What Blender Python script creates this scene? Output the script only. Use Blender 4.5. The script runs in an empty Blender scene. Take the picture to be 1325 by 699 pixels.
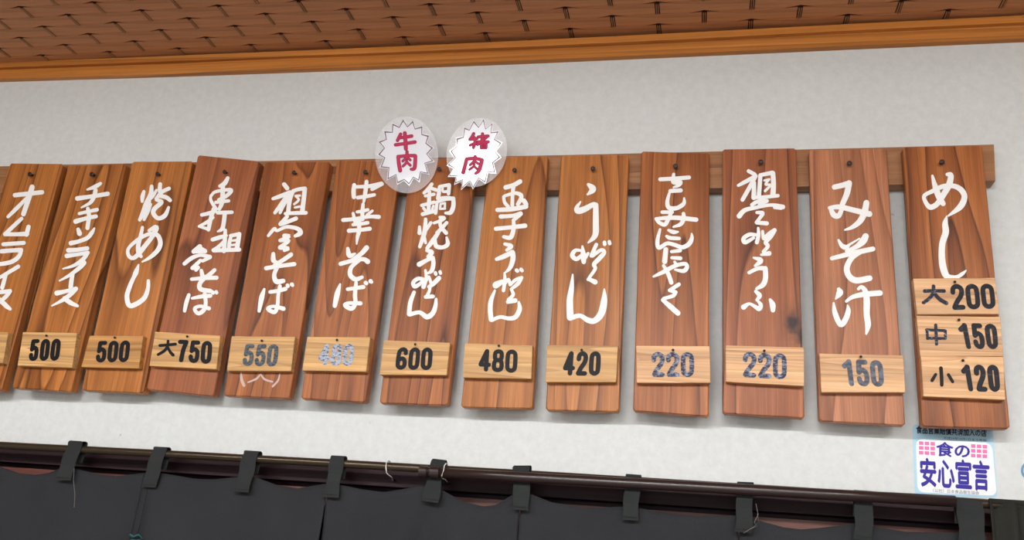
import bpy, bmesh, math, random
from mathutils import Vector, Matrix, noise
S = bpy.context.scene
COL = S.collection
random.seed(4)

# ------------------------------------------------------------------ camera, light, exposure
CAM = Vector((0.0, -1.8, 1.6))
FOC, YAW, PIT, ROL = 1137.55, -0.22757, 0.328908, 0.0840166
_f = Vector((math.sin(YAW)*math.cos(PIT), math.cos(YAW)*math.cos(PIT), math.sin(PIT)))
_r0 = Vector((math.cos(YAW), -math.sin(YAW), 0)); _u0 = _r0.cross(_f)
RT = math.cos(ROL)*_r0 + math.sin(ROL)*_u0
UP = -math.sin(ROL)*_r0 + math.cos(ROL)*_u0
cam_data = bpy.data.cameras.new('camera'); cam = bpy.data.objects.new('camera', cam_data); COL.objects.link(cam)
cam_data.sensor_width = 36; cam_data.lens = FOC/1325*36; cam_data.clip_start = 0.02
m = Matrix((RT, UP, -_f)).transposed().to_4x4(); m.translation = CAM
cam.matrix_world = m
S.camera = cam
w = bpy.data.worlds.new('world'); S.world = w; w.use_nodes = True
w.node_tree.nodes['Background'].inputs[0].default_value = (0.9, 0.95, 1, 1)
w.node_tree.nodes['Background'].inputs[1].default_value = 0.5
LAMP = 33.0            # emission of the fluorescent diffusers
FILL = 22.0             # power of the fill light added at the back wall
S.view_settings.view_transform = 'Standard'; S.view_settings.look = 'None'
S.view_settings.gamma = 1; S.view_settings.exposure = 1.07

ZC = 2.81              # ceiling height
X0, X1, YB = -4.0, 2.4, -5.6

def area(name, loc, rot, sx, sy, power, col):
    l = bpy.data.lights.new(name, 'AREA'); l.shape = 'RECTANGLE'; l.size = sx; l.size_y = sy; l.energy = power; l.color = col
    o = bpy.data.objects.new(name, l); COL.objects.link(o); o.location = loc; o.rotation_euler = rot
    return o
area('back_fill_light', (-0.6, YB+0.12, 1.35), (math.pi/2, 0, 0), 4.2, 1.7, FILL, (0.93, 0.97, 1.0))  # added frontal fill, cool white; the back wall has no window

# ------------------------------------------------------------------ pixel -> place on a plane y = const
def U(x, y, yp=0.0):
    d = _f*FOC + RT*(x-662.5) - UP*(y-349.5)
    return CAM + d*((yp-CAM.y)/d.y)
CROPS = {'N': (0, 0, 1)}
def crop(k, x, y, s): CROPS[k] = (x, y, s)
for k, x, y in (('C1',0,230),('C2',0,315),('C3',60,230),('C4',50,305),('C5',145,230),('C6',130,305),('C7',230,225),('C8',215,312),
                ('C9',325,230),('C10',305,315),('C11',420,225),('C12',410,310),('C13',520,230),('C14',505,320),('C15',620,230),('C16',610,320),
                ('C17',720,230),('C18',715,325),('C19',830,220),('C20',830,315),('C21',935,215),('C22',935,310),('C23',1055,225),('C24',1065,335),
                ('C25',1180,215),('C26',1180,290),('Q3',1180,430),('S1',480,150),('S2',570,150)):
    crop(k, x, y, 6.99)
crop('R2',20,195,2.118); crop('R3',180,190,2.087); crop('R4',380,190,2.056); crop('R5',590,190,1.969); crop('R6',810,185,1.915); crop('R7',1040,180,1.839)
crop('Q6',190,420,6.625); crop('Q7',390,420,6.625); crop('Q8',800,430,5.3); crop('K7',1170,545,4.54)
crop('K4',0,550,3.011); crop('K5',440,550,3.011); crop('K6',880,550,2.978)
def px(k, u, v):
    a = CROPS[k]; return (a[0]+u/a[2], a[1]+v/a[2])
def W(k, u, v, yp): return U(*px(k, u, v), yp)

# ------------------------------------------------------------------ materials
def mat(name, col=(0.5,0.5,0.5), rough=0.6, metal=0.0, spec=0.5):
    m = bpy.data.materials.new(name); m.use_nodes = True
    b = m.node_tree.nodes['Principled BSDF']
    b.inputs['Base Color'].default_value = (*col, 1); b.inputs['Roughness'].default_value = rough
    b.inputs['Metallic'].default_value = metal; b.inputs['Specular IOR Level'].default_value = spec
    return m
def N(m, t, **kw):
    n = m.node_tree.nodes.new(t)
    for k, v in kw.items(): setattr(n, k, v)
    return n
def L(m, a, b): m.node_tree.links.new(a, b)
def ramp(m, src, stops):
    r = N(m, 'ShaderNodeValToRGB'); e = r.color_ramp.elements
    while len(e) < len(stops): e.new(0.5)
    for i, (p, c) in enumerate(stops):
        e[i].position = p; e[i].color = (*c, 1) if len(c) == 3 else c
    L(m, src, r.inputs[0]); return r
def math_(m, op, a, b=None):
    n = N(m, 'ShaderNodeMath', operation=op)
    for i, v in enumerate((a, b)):
        if v is None: continue
        if isinstance(v, (int, float)): n.inputs[i].default_value = v
        else: L(m, v, n.inputs[i])
    return n.outputs[0]
def mixc(m, fac, a, b, blend='MIX'):
    n = N(m, 'ShaderNodeMix', data_type='RGBA', blend_type=blend)
    if isinstance(fac, (int, float)): n.inputs[0].default_value = fac
    else: L(m, fac, n.inputs[0])
    for i, v in ((6, a), (7, b)):
        if isinstance(v, tuple): n.inputs[i].default_value = (*v, 1)
        else: L(m, v, n.inputs[i])
    return n.outputs[2]
def bump(m, src, strength=0.2, dist=0.001):
    n = N(m, 'ShaderNodeBump'); n.inputs['Strength'].default_value = strength; n.inputs['Distance'].default_value = dist
    L(m, src, n.inputs['Height']); L(m, n.outputs[0], m.node_tree.nodes['Principled BSDF'].inputs['Normal'])
def noise_(m, vec, scale, detail=3, rough=0.5):
    n = N(m, 'ShaderNodeTexNoise'); n.inputs['Scale'].default_value = scale; n.inputs['Detail'].default_value = detail
    n.inputs['Roughness'].default_value = rough; L(m, vec, n.inputs['Vector']); return n.outputs['Fac']
def mapping(m, vec, sc, loc=(0,0,0)):
    n = N(m, 'ShaderNodeMapping'); n.inputs['Scale'].default_value = sc; n.inputs['Location'].default_value = loc
    L(m, vec, n.inputs['Vector']); return n.outputs[0]

def wood(name, light, mid, dark, seed, axis='z', ringk=9.0, rough=0.42, streak=0.5, fine=1.0, knot=None, spec=0.4, stretch=0.09, scale=8.0):
    if axis == 'z':
        light, mid, dark = [tuple(a*k for a, k in zip(c_, (0.98, 0.79, 0.50))) for c_ in (light, mid, dark)]
        dark = tuple(a*0.7 for a in dark)
    m = mat(name, mid, rough, 0, spec); b = m.node_tree.nodes['Principled BSDF']
    tc = N(m, 'ShaderNodeTexCoord').outputs['Object']
    a = {'z': (1, 1, stretch), 'x': (stretch, 1, 1)}[axis]
    af = {'z': (1, 1, 0.02), 'x': (0.02, 1, 1)}[axis]
    v1 = mapping(m, tc, a, (seed*3.7, seed*1.3, seed*2.1))
    vec = v1
    base = noise_(m, vec, scale, 1.0, 0.4)
    rings = math_(m, 'FRACT', math_(m, 'MULTIPLY', base, ringk*1.8))
    rr = ramp(m, rings, [(0.0, light), (0.55, mid), (0.86, tuple(x*(1-streak*0.5)+y*streak*0.5 for x, y in zip(mid, dark))), (0.95, tuple(x*(1-streak)+y*streak for x, y in zip(mid, dark))), (1.0, light)])
    big = noise_(m, mapping(m, tc, {'z': (1,1,0.3), 'x': (0.3,1,1)}[axis], (seed*9, 2, 1)), 9, 2)
    c = mixc(m, ramp(m, big, [(0.35, (0,0,0)), (0.7, (1,1,1))]).outputs[0], rr.outputs[0], mixc(m, 0.5, rr.outputs[0], mid))
    fib = noise_(m, mapping(m, tc, af, (seed, 0, 0)), 420, 4, 0.65)
    c = mixc(m, 0.55*fine, c, ramp(m, fib, [(0.3, (0.55,0.55,0.55)), (0.65, (1.25,1.25,1.25))]).outputs[0], 'MULTIPLY')
    wide = noise_(m, mapping(m, tc, af, (seed*5, 1, 0)), 34, 2, 0.5)
    c = mixc(m, 0.5, c, ramp(m, wide, [(0.35, (0.72,0.68,0.66)), (0.65, (1.2,1.2,1.2))]).outputs[0], 'MULTIPLY')
    mid_n = noise_(m, mapping(m, tc, af, (seed*3, 4, 0)), 120, 2, 0.5)
    c = mixc(m, 0.45*fine, c, ramp(m, mid_n, [(0.38, (0.66,0.62,0.6)), (0.6, (1.15,1.15,1.15))]).outputs[0], 'MULTIPLY')
    if knot:
        for kx, kz, kr in knot:
            off = N(m, 'ShaderNodeVectorMath', operation='DISTANCE')
            L(m, mapping(m, tc, (1, 0, 0.62)), off.inputs[0]); off.inputs[1].default_value = (kx, 0, kz*0.62)
            d = math_(m, 'ADD', off.outputs['Value'], math_(m, 'MULTIPLY', noise_(m, tc, 90, 4), 0.012))
            c = mixc(m, ramp(m, d, [(kr*0.9, (1,1,1)), (kr*1.5, (0.25,0.25,0.25)), (kr*2.6, (0,0,0))]).outputs[0], c, (0.035, 0.014, 0.012))
    L(m, c, b.inputs['Base Color'])
    L(m, ramp(m, fib, [(0.3, (rough+0.12,)*3), (0.7, (rough-0.06,)*3)]).outputs[0], b.inputs['Roughness'])
    bump(m, fib, 0.25, 0.0006)
    return m

M_PAINT = mat('white_paint', (0.97, 0.97, 0.97), 0.5)
M_PAINT_WORN = mat('worn_white_paint', (0.62, 0.46, 0.42), 0.6)
M_BLACK = mat('black_vinyl', (0.008, 0.008, 0.011), 0.5, 0, 0.2)
M_NAIL = mat('dark_steel', (0.03, 0.025, 0.025), 0.45, 0.6)
def foil(name, black, silver, lo, hi, scale, seed):
    m = mat(name, black, 0.5, 0.0, 0.25); b = m.node_tree.nodes['Principled BSDF']
    tc = N(m, 'ShaderNodeTexCoord').outputs['Object']
    n = noise_(m, mapping(m, tc, (1, 1, 2.2), (seed, 0, seed*2)), scale, 5, 0.7)
    r = ramp(m, n, [(lo, (0,0,0)), (hi, (1,1,1))])
    L(m, mixc(m, r.outputs[0], black, silver), b.inputs['Base Color'])  # worn patches; the foil's silvery reflection is put into their colour
    return m
M_GREY = foil('scuffed_grey_vinyl', (0.035, 0.045, 0.055), (0.16, 0.19, 0.22), 0.42, 0.62, 120, 1)
M_SILVER = foil('flaking_silver_blue_vinyl', (0.05, 0.07, 0.12), (0.47, 0.53, 0.66), 0.4, 0.52, 130, 3)
M_NAVY = foil('flaking_navy_vinyl', (0.03, 0.028, 0.06), (0.33, 0.37, 0.50), 0.46, 0.62, 110, 5)
M_DULL = foil('dull_slate_vinyl', (0.07, 0.075, 0.10), (0.17, 0.19, 0.24), 0.42, 0.6, 80, 8)
M_SCUFF = foil('scuffed_black_vinyl', (0.008, 0.008, 0.014), (0.08, 0.08, 0.13), 0.56, 0.74, 90, 2)
M_SCUFF2 = foil('flaking_black_vinyl', (0.015, 0.015, 0.03), (0.35, 0.37, 0.46), 0.55, 0.66, 130, 7)

# ------------------------------------------------------------------ object helpers
def tag(o, label=None, cat=None, group=None, kind=None):
    for k, v in (('label', label), ('category', cat), ('group', group), ('kind', kind)):
        if v: o[k] = v
    return o
def empty(name, loc, rot=(0,0,0)):
    o = bpy.data.objects.new(name, None); COL.objects.link(o); o.location = loc; o.rotation_euler = rot
    o.empty_display_size = 0.02
    return o
def mw(o):
    m = Matrix.LocRotScale(o.location, o.rotation_euler, None)
    return mw(o.parent) @ m if o.parent else m
class MB:
    def __init__(s): s.v = []; s.f = []
    def add(s, vs, fs):
        n = len(s.v); s.v += [Vector(v) for v in vs]; s.f += [tuple(i+n for i in f) for f in fs]
    def box(s, a, b, c=None):
        a, b = Vector(a), Vector(b)
        s.add([(x, y, z) for x in (a.x, b.x) for y in (a.y, b.y) for z in (a.z, b.z)],
              [(0,1,3,2),(4,6,7,5),(0,4,5,1),(2,3,7,6),(0,2,6,4),(1,5,7,3)])
    def tube(s, pts, r, n=10, cap=True):
        pts = [Vector(p) for p in pts]; rs = r if isinstance(r, list) else [r]*len(pts)
        rings = []
        for i, p in enumerate(pts):
            t = (pts[min(i+1, len(pts)-1)] - pts[max(i-1, 0)]).normalized()
            a = Vector((0,0,1)) if abs(t.z) < 0.9 else Vector((1,0,0))
            x = t.cross(a).normalized(); y = t.cross(x)
            rings.append([p + (x*math.cos(2*math.pi*k/n) + y*math.sin(2*math.pi*k/n))*rs[i] for k in range(n)])
        fs = [(i*n+k, i*n+(k+1) % n, (i+1)*n+(k+1) % n, (i+1)*n+k) for i in range(len(pts)-1) for k in range(n)]
        if cap: fs += [tuple(range(n))[::-1], tuple((len(pts)-1)*n+k for k in range(n))]
        s.add([v for r_ in rings for v in r_], fs)
    def build(s, name, m, parent=None, smooth=False, loc=None):
        """world-space vertices; the object's origin goes to the parent's frame (or loc)"""
        me = bpy.data.meshes.new(name); o = bpy.data.objects.new(name, me); COL.objects.link(o)
        if parent is not None:
            o.parent = parent; inv = mw(parent).inverted()
        else:
            o.location = loc or (0,0,0); inv = Matrix.Translation(-Vector(o.location))
        me.from_pydata([inv @ v for v in s.v], [], s.f)
        bm = bmesh.new(); bm.from_mesh(me); bmesh.ops.recalc_face_normals(bm, faces=bm.faces); bm.to_mesh(me); bm.free()
        if smooth: me.shade_smooth()
        me.materials.append(m); return o

def plank(front, back_y, bev=0.002, seg=14, wob=0.0008, seed=0, rad=0.004):
    """a plank: front = 4 world corners (TL,TR,BR,BL) on its front face, extruded back to back_y"""
    mb = MB(); c = sum(front, Vector())/4
    ring = []
    for i in range(4):
        a, b = front[i], front[(i+1) % 4]; d = (b-a); ln = d.length; d.normalize()
        ring.append(a + d*rad)
        for k in range(1, seg):
            p = a + d*(ln*k/seg); nn = Vector((-d.z, 0, d.x))
            ring.append(p + nn*wob*(noise.noise(p*22+Vector((seed*5, i*3, 0)))*2))
        ring.append(b - d*rad)
    n = len(ring)
    def inset(p, t):
        e = (c-p); s = Vector((0,0,0))
        # pull toward centre on both axes
        return p + Vector((math.copysign(t, e.x) if abs(e.x) > 0.004 else 0, 0, math.copysign(t, e.z) if abs(e.z) > 0.004 else 0))
    v = [inset(p, bev) for p in ring] + [p + Vector((0, bev, 0)) for p in ring] + [Vector((p.x, back_y, p.z)) for p in ring]
    f = [tuple(range(n))]
    for l in (0, 1):
        f += [(l*n+k, l*n+(k+1) % n, (l+1)*n+(k+1) % n, (l+1)*n+k) for k in range(n)]
    f.append(tuple(2*n+k for k in range(n))[::-1])
    mb.add(v, f); return mb

def cat(pts, closed=False, sub=5):
    if len(pts) < 3: return pts
    out = []; n = len(pts)
    for i in range(n-1 if not closed else n):
        p0 = pts[(i-1) % n] if closed or i > 0 else pts[0]; p1 = pts[i % n]; p2 = pts[(i+1) % n]
        p3 = pts[(i+2) % n] if closed or i+2 < n else pts[-1]
        for k in range(sub):
            t = k/sub
            out.append(tuple(0.5*((2*b)+(c-a)*t+(2*a-5*b+4*c-d)*t*t+(-a+3*b-3*c+d)*t**3) for a, b, c, d in zip(p0, p1, p2, p3)))
    out.append(pts[0] if closed else pts[-1]); return out

def brush(mb, stroke, place, sub=5, closed=False, rnd=1.0):
    """a brush stroke [(u,v,w)] as a flat paint film; place(u,v) puts it on the board"""
    s = cat(stroke, closed, sub); n = len(s); Lp, Rp = [], []
    for i, (x, y, w_) in enumerate(s):
        a, b = s[max(i-1, 0)], s[min(i+1, n-1)]
        if closed and i in (0, n-1): a, b = s[-2], s[1]
        dx, dy = b[0]-a[0], b[1]-a[1]; l = math.hypot(dx, dy) or 1; dx /= l; dy /= l
        h = max(w_, 2)/2
        Lp.append((x-dy*h, y+dx*h)); Rp.append((x+dy*h, y-dx*h))
    pts = Lp+Rp; fs = [(i, i+1, n+i+1, n+i) for i in range(n-1)]
    if not closed:
        for (i0, sg) in ((0, -1), (n-1, 1)):
            x, y, w_ = s[i0]; j = 1 if i0 == 0 else n-2
            ang = math.atan2((y-s[j][1]), (x-s[j][0])); base = len(pts); h = max(w_, 2)/2
            arc = [(x + h*math.cos(ang+t)*(rnd if abs(t) < 1.5 else 1) - 0*t, y + h*math.sin(ang+t)) for t in [-math.pi/2+math.pi*k/6 for k in range(7)]]
            pts += [(x, y)] + arc; fs += [(base, base+1+k, base+2+k) for k in range(6)]
    v = [Vector(place(*p)) for p in pts]; m_ = len(v)
    for i in range(n):
        v[i].y -= i*7e-6; v[n+i].y -= i*7e-6
    if not closed:
        for i in range(2*n+8, 2*n+16): v[i].y -= n*7e-6
    mb.add(v, fs)

def parse(t): return [[tuple(float(q) for q in p.split(',')) for p in s.split()] for s in t.strip().split('|')]

# digit font: centre lines in a unit cell
DG = {
 '0': [('c', [(0,.27),(.1,.08),(.5,0),(.9,.08),(1,.27),(1,.73),(.9,.92),(.5,1),(.1,.92),(0,.73)])],
 '1': [('l', [(.12,.2),(.75,.03)]), ('l', [(.75,.0),(.75,1)])],
 '2': [('s', [(0,.28),(.08,.09),(.5,0),(.92,.09),(1,.29),(.8,.5),(.4,.72),(.05,.98)]), ('l', [(.05,1),(1,1)])],
 '4': [('l', [(.74,0),(.74,1)]), ('l', [(.7,0),(0,.72)]), ('l', [(0,.74),(1.08,.74)])],
 '5': [('l', [(.15,0),(.95,0)]), ('l', [(.15,0),(.06,.46)]), ('s', [(.06,.47),(.45,.36),(.9,.46),(1,.7),(.88,.93),(.5,1),(.1,.93),(0,.77)])],
 '6': [('s', [(1,.21),(.9,.05),(.5,0),(.1,.09),(0,.3),(0,.73),(.1,.92),(.5,1),(.9,.93),(1,.77),(.88,.58),(.5,.5),(.06,.6)])],
 '7': [('l', [(0,.0),(1,0)]), ('s', [(1,0),(.62,.42),(.42,1)])],
 '8': [('c', [(.06,.25),(.14,.06),(.5,0),(.86,.06),(.94,.25),(.84,.42),(.5,.47),(.16,.42)]), ('c', [(0,.74),(.12,.53),(.5,.47),(.88,.53),(1,.74),(.9,.94),(.5,1),(.1,.94)])],
}
def numerals(mb, text, k, quad, yp, th=0.19, gap=0.16):
    q = [Vector(px(k, *a)) for a in quad]      # TL TR BR BL
    n = len(text); h = ((q[3]-q[0]).length+(q[2]-q[1]).length)/2; wd = ((q[1]-q[0]).length+(q[2]-q[3]).length)/2
    t = th*h; cw = (wd*(1-0)+gap*h*0.35)/n; step = 0
    for i, ch in enumerate(text):
        a = i*cw + t/2; b = (i+1)*cw - gap*h*0.35 - t/2
        def P(x, y, a=a, b=b):                 # cell coords are pixels along the quad
            u, v = x/wd, y/h
            p = q[0]*(1-u)*(1-v) + q[1]*u*(1-v) + q[2]*u*v + q[3]*(1-u)*v
            step_y = yp - 0.00012*dz[0]
            return U(p.x, p.y, step_y)
        for kind, pts in DG[ch]:
            dz[0] = (dz[0]+1) % 5
            st = [(a + x*(b-a), t/2 + y*(h-t), t) for x, y in pts]
            brush(mb, st, P, sub=4 if kind != 'l' else 1, closed=(kind == 'c'))
dz = [0]

# ------------------------------------------------------------------ setting
wall_m = mat('off_white_plaster', (0.76, 0.755, 0.725), 0.85, 0, 0.2)
tc = N(wall_m, 'ShaderNodeTexCoord').outputs['Object']
n1 = noise_(wall_m, tc, 3.0, 3); n2 = noise_(wall_m, tc, 55, 5, 0.7); n3 = noise_(wall_m, tc, 38, 2, 0.4)
c = mixc(wall_m, n1, (0.71, 0.735, 0.735), (0.76, 0.78, 0.775))
c = mixc(wall_m, ramp(wall_m, n2, [(0.4, (0.93,)*3), (0.6, (1.03,)*3)]).outputs[0], (0,0,0), c) if False else mixc(wall_m, 0.5, c, ramp(wall_m, n2, [(0.35, (0.9,)*3), (0.65, (1.08,)*3)]).outputs[0], 'MULTIPLY')
c = mixc(wall_m, ramp(wall_m, n3, [(0.755, (0,0,0)), (0.80, (0.55,)*3)]).outputs[0], c, (0.42, 0.36, 0.27))
L(wall_m, c, wall_m.node_tree.nodes['Principled BSDF'].inputs['Base Color']); bump(wall_m, n2, 0.25, 0.002)
def structure(name, mb, m, parent=None, label=None, cat_=None):
    o = mb.build(name, m, parent)
    if parent is None: o['kind'] = 'structure'
    if label: o['label'] = label
    return o
room_m = mat('tan_room_wall', (0.24, 0.225, 0.20), 0.8)
ZL = 1.6 + 0.177     # underside of the plaster (top of the door header)
mb = MB(); mb.box((X0, 0, ZL), (X1, 0.12, ZC)); structure('wall_front', mb, wall_m, label='off-white plaster wall behind the menu boards')
mb = MB(); mb.box((X0-0.1, YB-0.1, 0), (X0, 1.6, ZC)); structure('wall_left', mb, room_m)
mb = MB(); mb.box((X1, YB-0.1, 0), (X1+0.1, 1.6, ZC)); structure('wall_right', mb, room_m)
mb = MB(); mb.box((X0, YB-0.1, 0), (X1, YB, ZC)); structure('wall_back', mb, room_m)
kit = mat('dim_kitchen_wall', (0.12, 0.11, 0.10), 0.9)
mb = MB(); mb.box((X0, 1.5, 0), (X1, 1.6, ZC)); structure('wall_kitchen', mb, kit)
fl = mat('dark_tile_floor', (0.10, 0.085, 0.07), 0.5)
mb = MB(); mb.box((X0-0.1, YB-0.1, -0.05), (X1+0.1, 1.6, 0)); structure('floor', mb, fl)

# ceiling: backing board and woven strips
ceil_b = mat('ceiling_backing', (0.035, 0.012, 0.006), 0.8, 0, 0.1)
mb = MB(); mb.box((X0-0.1, YB-0.1, ZC+0.008), (X1+0.1, 1.6, ZC+0.06))
ceiling = structure('ceiling', mb, ceil_b, label='brown woven-strip ceiling')
strip_m = wood('woven_ceiling_veneer', (0.62, 0.285, 0.130), (0.55, 0.235, 0.10), (0.30, 0.11, 0.045), 3, 'x', 4, 0.5, 0.3, 0.5, spec=0.25)
def strip_mesh():
    PL, PW = 0.206, 0.041; nx = 16; v = []; f = []
    for i in range(nx+1):
        t = i/nx; x = (t-0.5)*(PL-0.0110)
        dip = 0.0010*max(0, math.cos((t-0.5)*math.pi))**1.3; lens = 0.0095*max(0, 1-abs(t-0.5)/0.20)**1.1       # the middle bulges down over its neighbours
        hw = PW/2 + 0.0001; hf = hw - lens
        zt = 0.006 - dip
        v += [(x, -hw, zt), (x, -hw+0.001, zt-0.0003), (x, hf-0.001, zt-0.0003), (x, hf, zt), (x, hf, zt+0.003), (x, -hw, zt+0.003)]
    for i in range(nx):
        for k in range(6):
            f.append((i*6+k, i*6+(k+1) % 6, (i+1)*6+(k+1) % 6, (i+1)*6+k))
    f += [tuple(range(6)), tuple(nx*6+k for k in range(6))[::-1]]
    return v, f
sv, sf = strip_mesh()
sm = bpy.data.meshes.new('ceiling_strip'); sm.from_pydata(sv, [], sf); sm.materials.append(strip_m)
bm = bmesh.new(); bm.from_mesh(sm); bmesh.ops.recalc_face_normals(bm, faces=bm.faces); bm.to_mesh(bm and sm); bm.free()
extra = MB(); ribs = MB()
cnt = 0
for k in range(-38, 4):
    yT = -0.131 + 0.041*k; yc = yT + 0.0205
    for n in range(-17, 14):
        xj = -0.314 + 0.206*n + 0.103*(k % 2)     # joint position; the strip spans xj .. xj+0.206
        xc = xj + 0.103
        if not (X0+0.1 < xc < X1-0.1) or yc < -1.6: continue
        near = -12 <= k and -2.25 < xc < 0.95
        if near:
            o = bpy.data.objects.new('ceiling_strip', sm); COL.objects.link(o); o.parent = ceiling
            o.location = (xc, yc, ZC); cnt += 1
        else:
            extra.add([(x+xc, y+yc, z+ZC) for x, y, z in sv[::1]], sf)
        for dx in (-0.0021, 0.0021):
            ribs.box((xj+dx-0.0009, yT+0.003, ZC+0.003), (xj+dx+0.0009, yT+0.039, ZC+0.0095))
o = extra.build('woven_strips', strip_m, ceiling); o['kind'] = 'stuff'
o = ribs.build('joint_cords', mat('joint_cord', (0.42, 0.20, 0.09), 0.5), ceiling); o['kind'] = 'stuff'

# crown trim, following the line measured along the wall
trim_m = wood('orange_lacquered_wood', (0.72, 0.30, 0.075), (0.60, 0.225, 0.045), (0.28, 0.08, 0.015), 5, 'x', 5, 0.38, 0.5, 0.6, stretch=0.03, spec=0.3)
def bar_along(pxs_top, pxs_bot, yf, yb, mb, ext=True):
    tops = [U(x, y, yf) for x, y in pxs_top]; bots = [U(x, y, yf) for x, y in pxs_bot]
    if ext:
        for Lst in (tops, bots):
            for e, i, j, X in ((0, 0, 1, X0), (len(Lst), -1, -2, X1)):
                p, q = Lst[i], Lst[j]
                Lst.insert(e, Vector((X, yf, p.z)))
    n = len(tops); v = []
    for t, b in zip(tops, bots): v += [t, b, Vector((b.x, yb, b.z)), Vector((t.x, yb, t.z))]
    f = [(i*4+k, i*4+(k+1) % 4, (i+1)*4+(k+1) % 4, (i+1)*4+k) for i in range(n-1) for k in range(4)]
    f += [(0,1,2,3), tuple((n-1)*4+k for k in (3,2,1,0))]
    mb.add(v, f)
XS = (0, 220, 440, 660, 880, 1100, 1325)
def line(vals): return list(zip(XS, vals))
mb = MB(); bar_along(line((81, 72.3, 63.3, 53.3, 42.6, 31, 18)), line((87.2, 79, 70.5, 61.2, 51, 39.5, 27)), -0.028, 0, mb)
structure('trim_1', mb, trim_m, label='narrow upper strip of the orange wooden cornice')
mb = MB(); bar_along(line((86, 77.8, 69.3, 60, 49.8, 38.3, 25.8)), line((92, 84, 75.5, 66.2, 56, 44.5, 32)), -0.003, 0, mb)
bar_along(line((88.6, 80.4, 71.9, 62.6, 52.4, 40.9, 28.4)), line((102.3, 95.6, 87.6, 79, 69.3, 59.3, 47.6)), -0.016, 0, mb)
structure('trim_2', mb, trim_m, label='broad lower strip of the orange wooden cornice')

# ceiling lights behind the viewer
diff = mat('lamp_diffuser', (1,1,1), 0.5); b = diff.node_tree.nodes['Principled BSDF']
b.inputs['Emission Color'].default_value = (1.0, 0.985, 0.96, 1); b.inputs['Emission Strength'].default_value = LAMP
house = mat('white_lamp_housing', (0.8, 0.8, 0.8), 0.4)
FIX = [(-2.2, -3.1, 'white fluorescent ceiling light of the near row, over the left tables'), (-0.3, -2.9, 'white fluorescent ceiling light of the near row, middle one'),
       (1.4, -2.9, 'white fluorescent ceiling light of the near row, nearest the right wall'), (-0.6, -4.5, 'white fluorescent ceiling light alone at the back of the room')]
for x, y, lb in FIX:
    t = tag(empty('ceiling_light', (x, y, ZC)), lb, 'light', 'fluorescent ceiling lights')
    mb = MB(); mb.box((x-0.66, y-0.16, ZC-0.03), (x+0.66, y+0.16, ZC+0.008)); mb.build('housing', house, t)
    mb = MB(); mb.box((x-0.62, y-0.13, ZC-0.065), (x+0.62, y+0.13, ZC-0.03)); mb.build('diffuser', diff, t)

# ------------------------------------------------------------------ header of the doorway below
def zr(k, u, v, yp): return W(k, u, v, yp).z
dark_m = wood('dark_purple_brown_wood', (0.040, 0.020, 0.026), (0.030, 0.015, 0.020), (0.012, 0.006, 0.008), 2, 'x', 4, 0.5, 0.5, 0.4, stretch=0.03, spec=0.15)
red_m = wood('reddish_wood', (0.17, 0.055, 0.038), (0.13, 0.04, 0.028), (0.06, 0.016, 0.012), 6, 'x', 5, 0.45, 0.5, 0.5, stretch=0.03)
mb = MB(); mb.box((X0, -0.045, 1.743), (X1, 0.12, ZL)); structure('trim_3', mb, dark_m, label='dark purple-brown door header under the plaster')
mb = MB(); mb.box((X0, -0.024, 1.660), (X1, 0.12, 1.733)); structure('trim_4', mb, red_m, label='reddish-brown wooden door track below the dark header')
mb = MB(); mb.box((X0, 0.01, 1.733), (X1, 0.12, 1.743)); structure('trim_5', mb, dark_m)
glass_m = mat('dark_door_panel', (0.03, 0.02, 0.018), 0.35)
for i in range(4):
    x = X0 + i*1.6
    mb = MB(); mb.box((x+0.01, 0.03, 0), (x+1.59, 0.06, 1.68)); o = structure('door_%d' % (i+1), mb, glass_m)

# ------------------------------------------------------------------ mounting rail
rail_m = wood('rail_wood', (0.47, 0.235, 0.105), (0.385, 0.175, 0.070), (0.17, 0.06, 0.022), 4, 'x', 6, 0.45, 0.6, 0.8, stretch=0.05)
RY = -0.034
mb = MB()
rt = [(-60, 217), (85, 213), (335, 208.5), (720, 201), (930, 196), (1160, 190.5), (1286, 187)]
rb = [(-60, 249), (85, 248), (335, 247.5), (720, 246), (930, 243.5), (1160, 239), (1288, 234)]
bar_along(rt, rb, RY, 0, mb, ext=False)
c0 = U(640, 225, RY)
rail = mb.build('mounting_rail', rail_m, loc=c0); tag(rail, 'long horizontal wooden rail on the wall that the menu boards hang from', 'rail')

# ------------------------------------------------------------------ menu boards
FY = -0.057    # front face of a board
PY = -0.073    # front face of a price plate
OR = ((0.56,0.265,0.105), (0.46,0.20,0.070), (0.17,0.055,0.02))     # orange cedar
BR = ((0.47,0.20,0.090), (0.38,0.145,0.058), (0.14,0.042,0.018))    # brown cedar
RD = ((0.46,0.200,0.125), (0.37,0.145,0.088), (0.14,0.046,0.030))   # reddish cedar
PK = ((0.55,0.285,0.225), (0.45,0.215,0.160), (0.22,0.085,0.06))   # pinkish cedar
PL = ((0.80,0.49,0.21), (0.69,0.395,0.15), (0.33,0.15,0.05))      # pale plate wood
PP = ((0.88,0.54,0.29), (0.78,0.45,0.22), (0.40,0.19,0.08))        # pinkish pale plate wood
PD = ((0.62,0.33,0.11), (0.51,0.245,0.075), (0.20,0.08,0.025))       # darker plate wood
T = {}
T[1] = {'C1': "135,158,36 250,146,36 380,132,36|290,85,42 265,170,42 212,330,38|245,180,24 150,278,32 72,354,24|195,370,30 115,445,32 45,512,32|45,512,32 150,512,32 245,508,38|258,445,36 240,515,36|30,603,32 215,590,32",
 'C2': "15,72,36 100,65,34 190,60,36|192,60,32 172,115,34 110,165,36 10,187,32 -60,195,20|165,210,32 90,255,30 0,308,26 -50,335,16|55,275,30 20,400,34|-60,448,34 90,432,32|90,432,34 50,485,32 -40,560,28 -80,590,18|0,510,36 55,565,38 92,594,24"}
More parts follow.
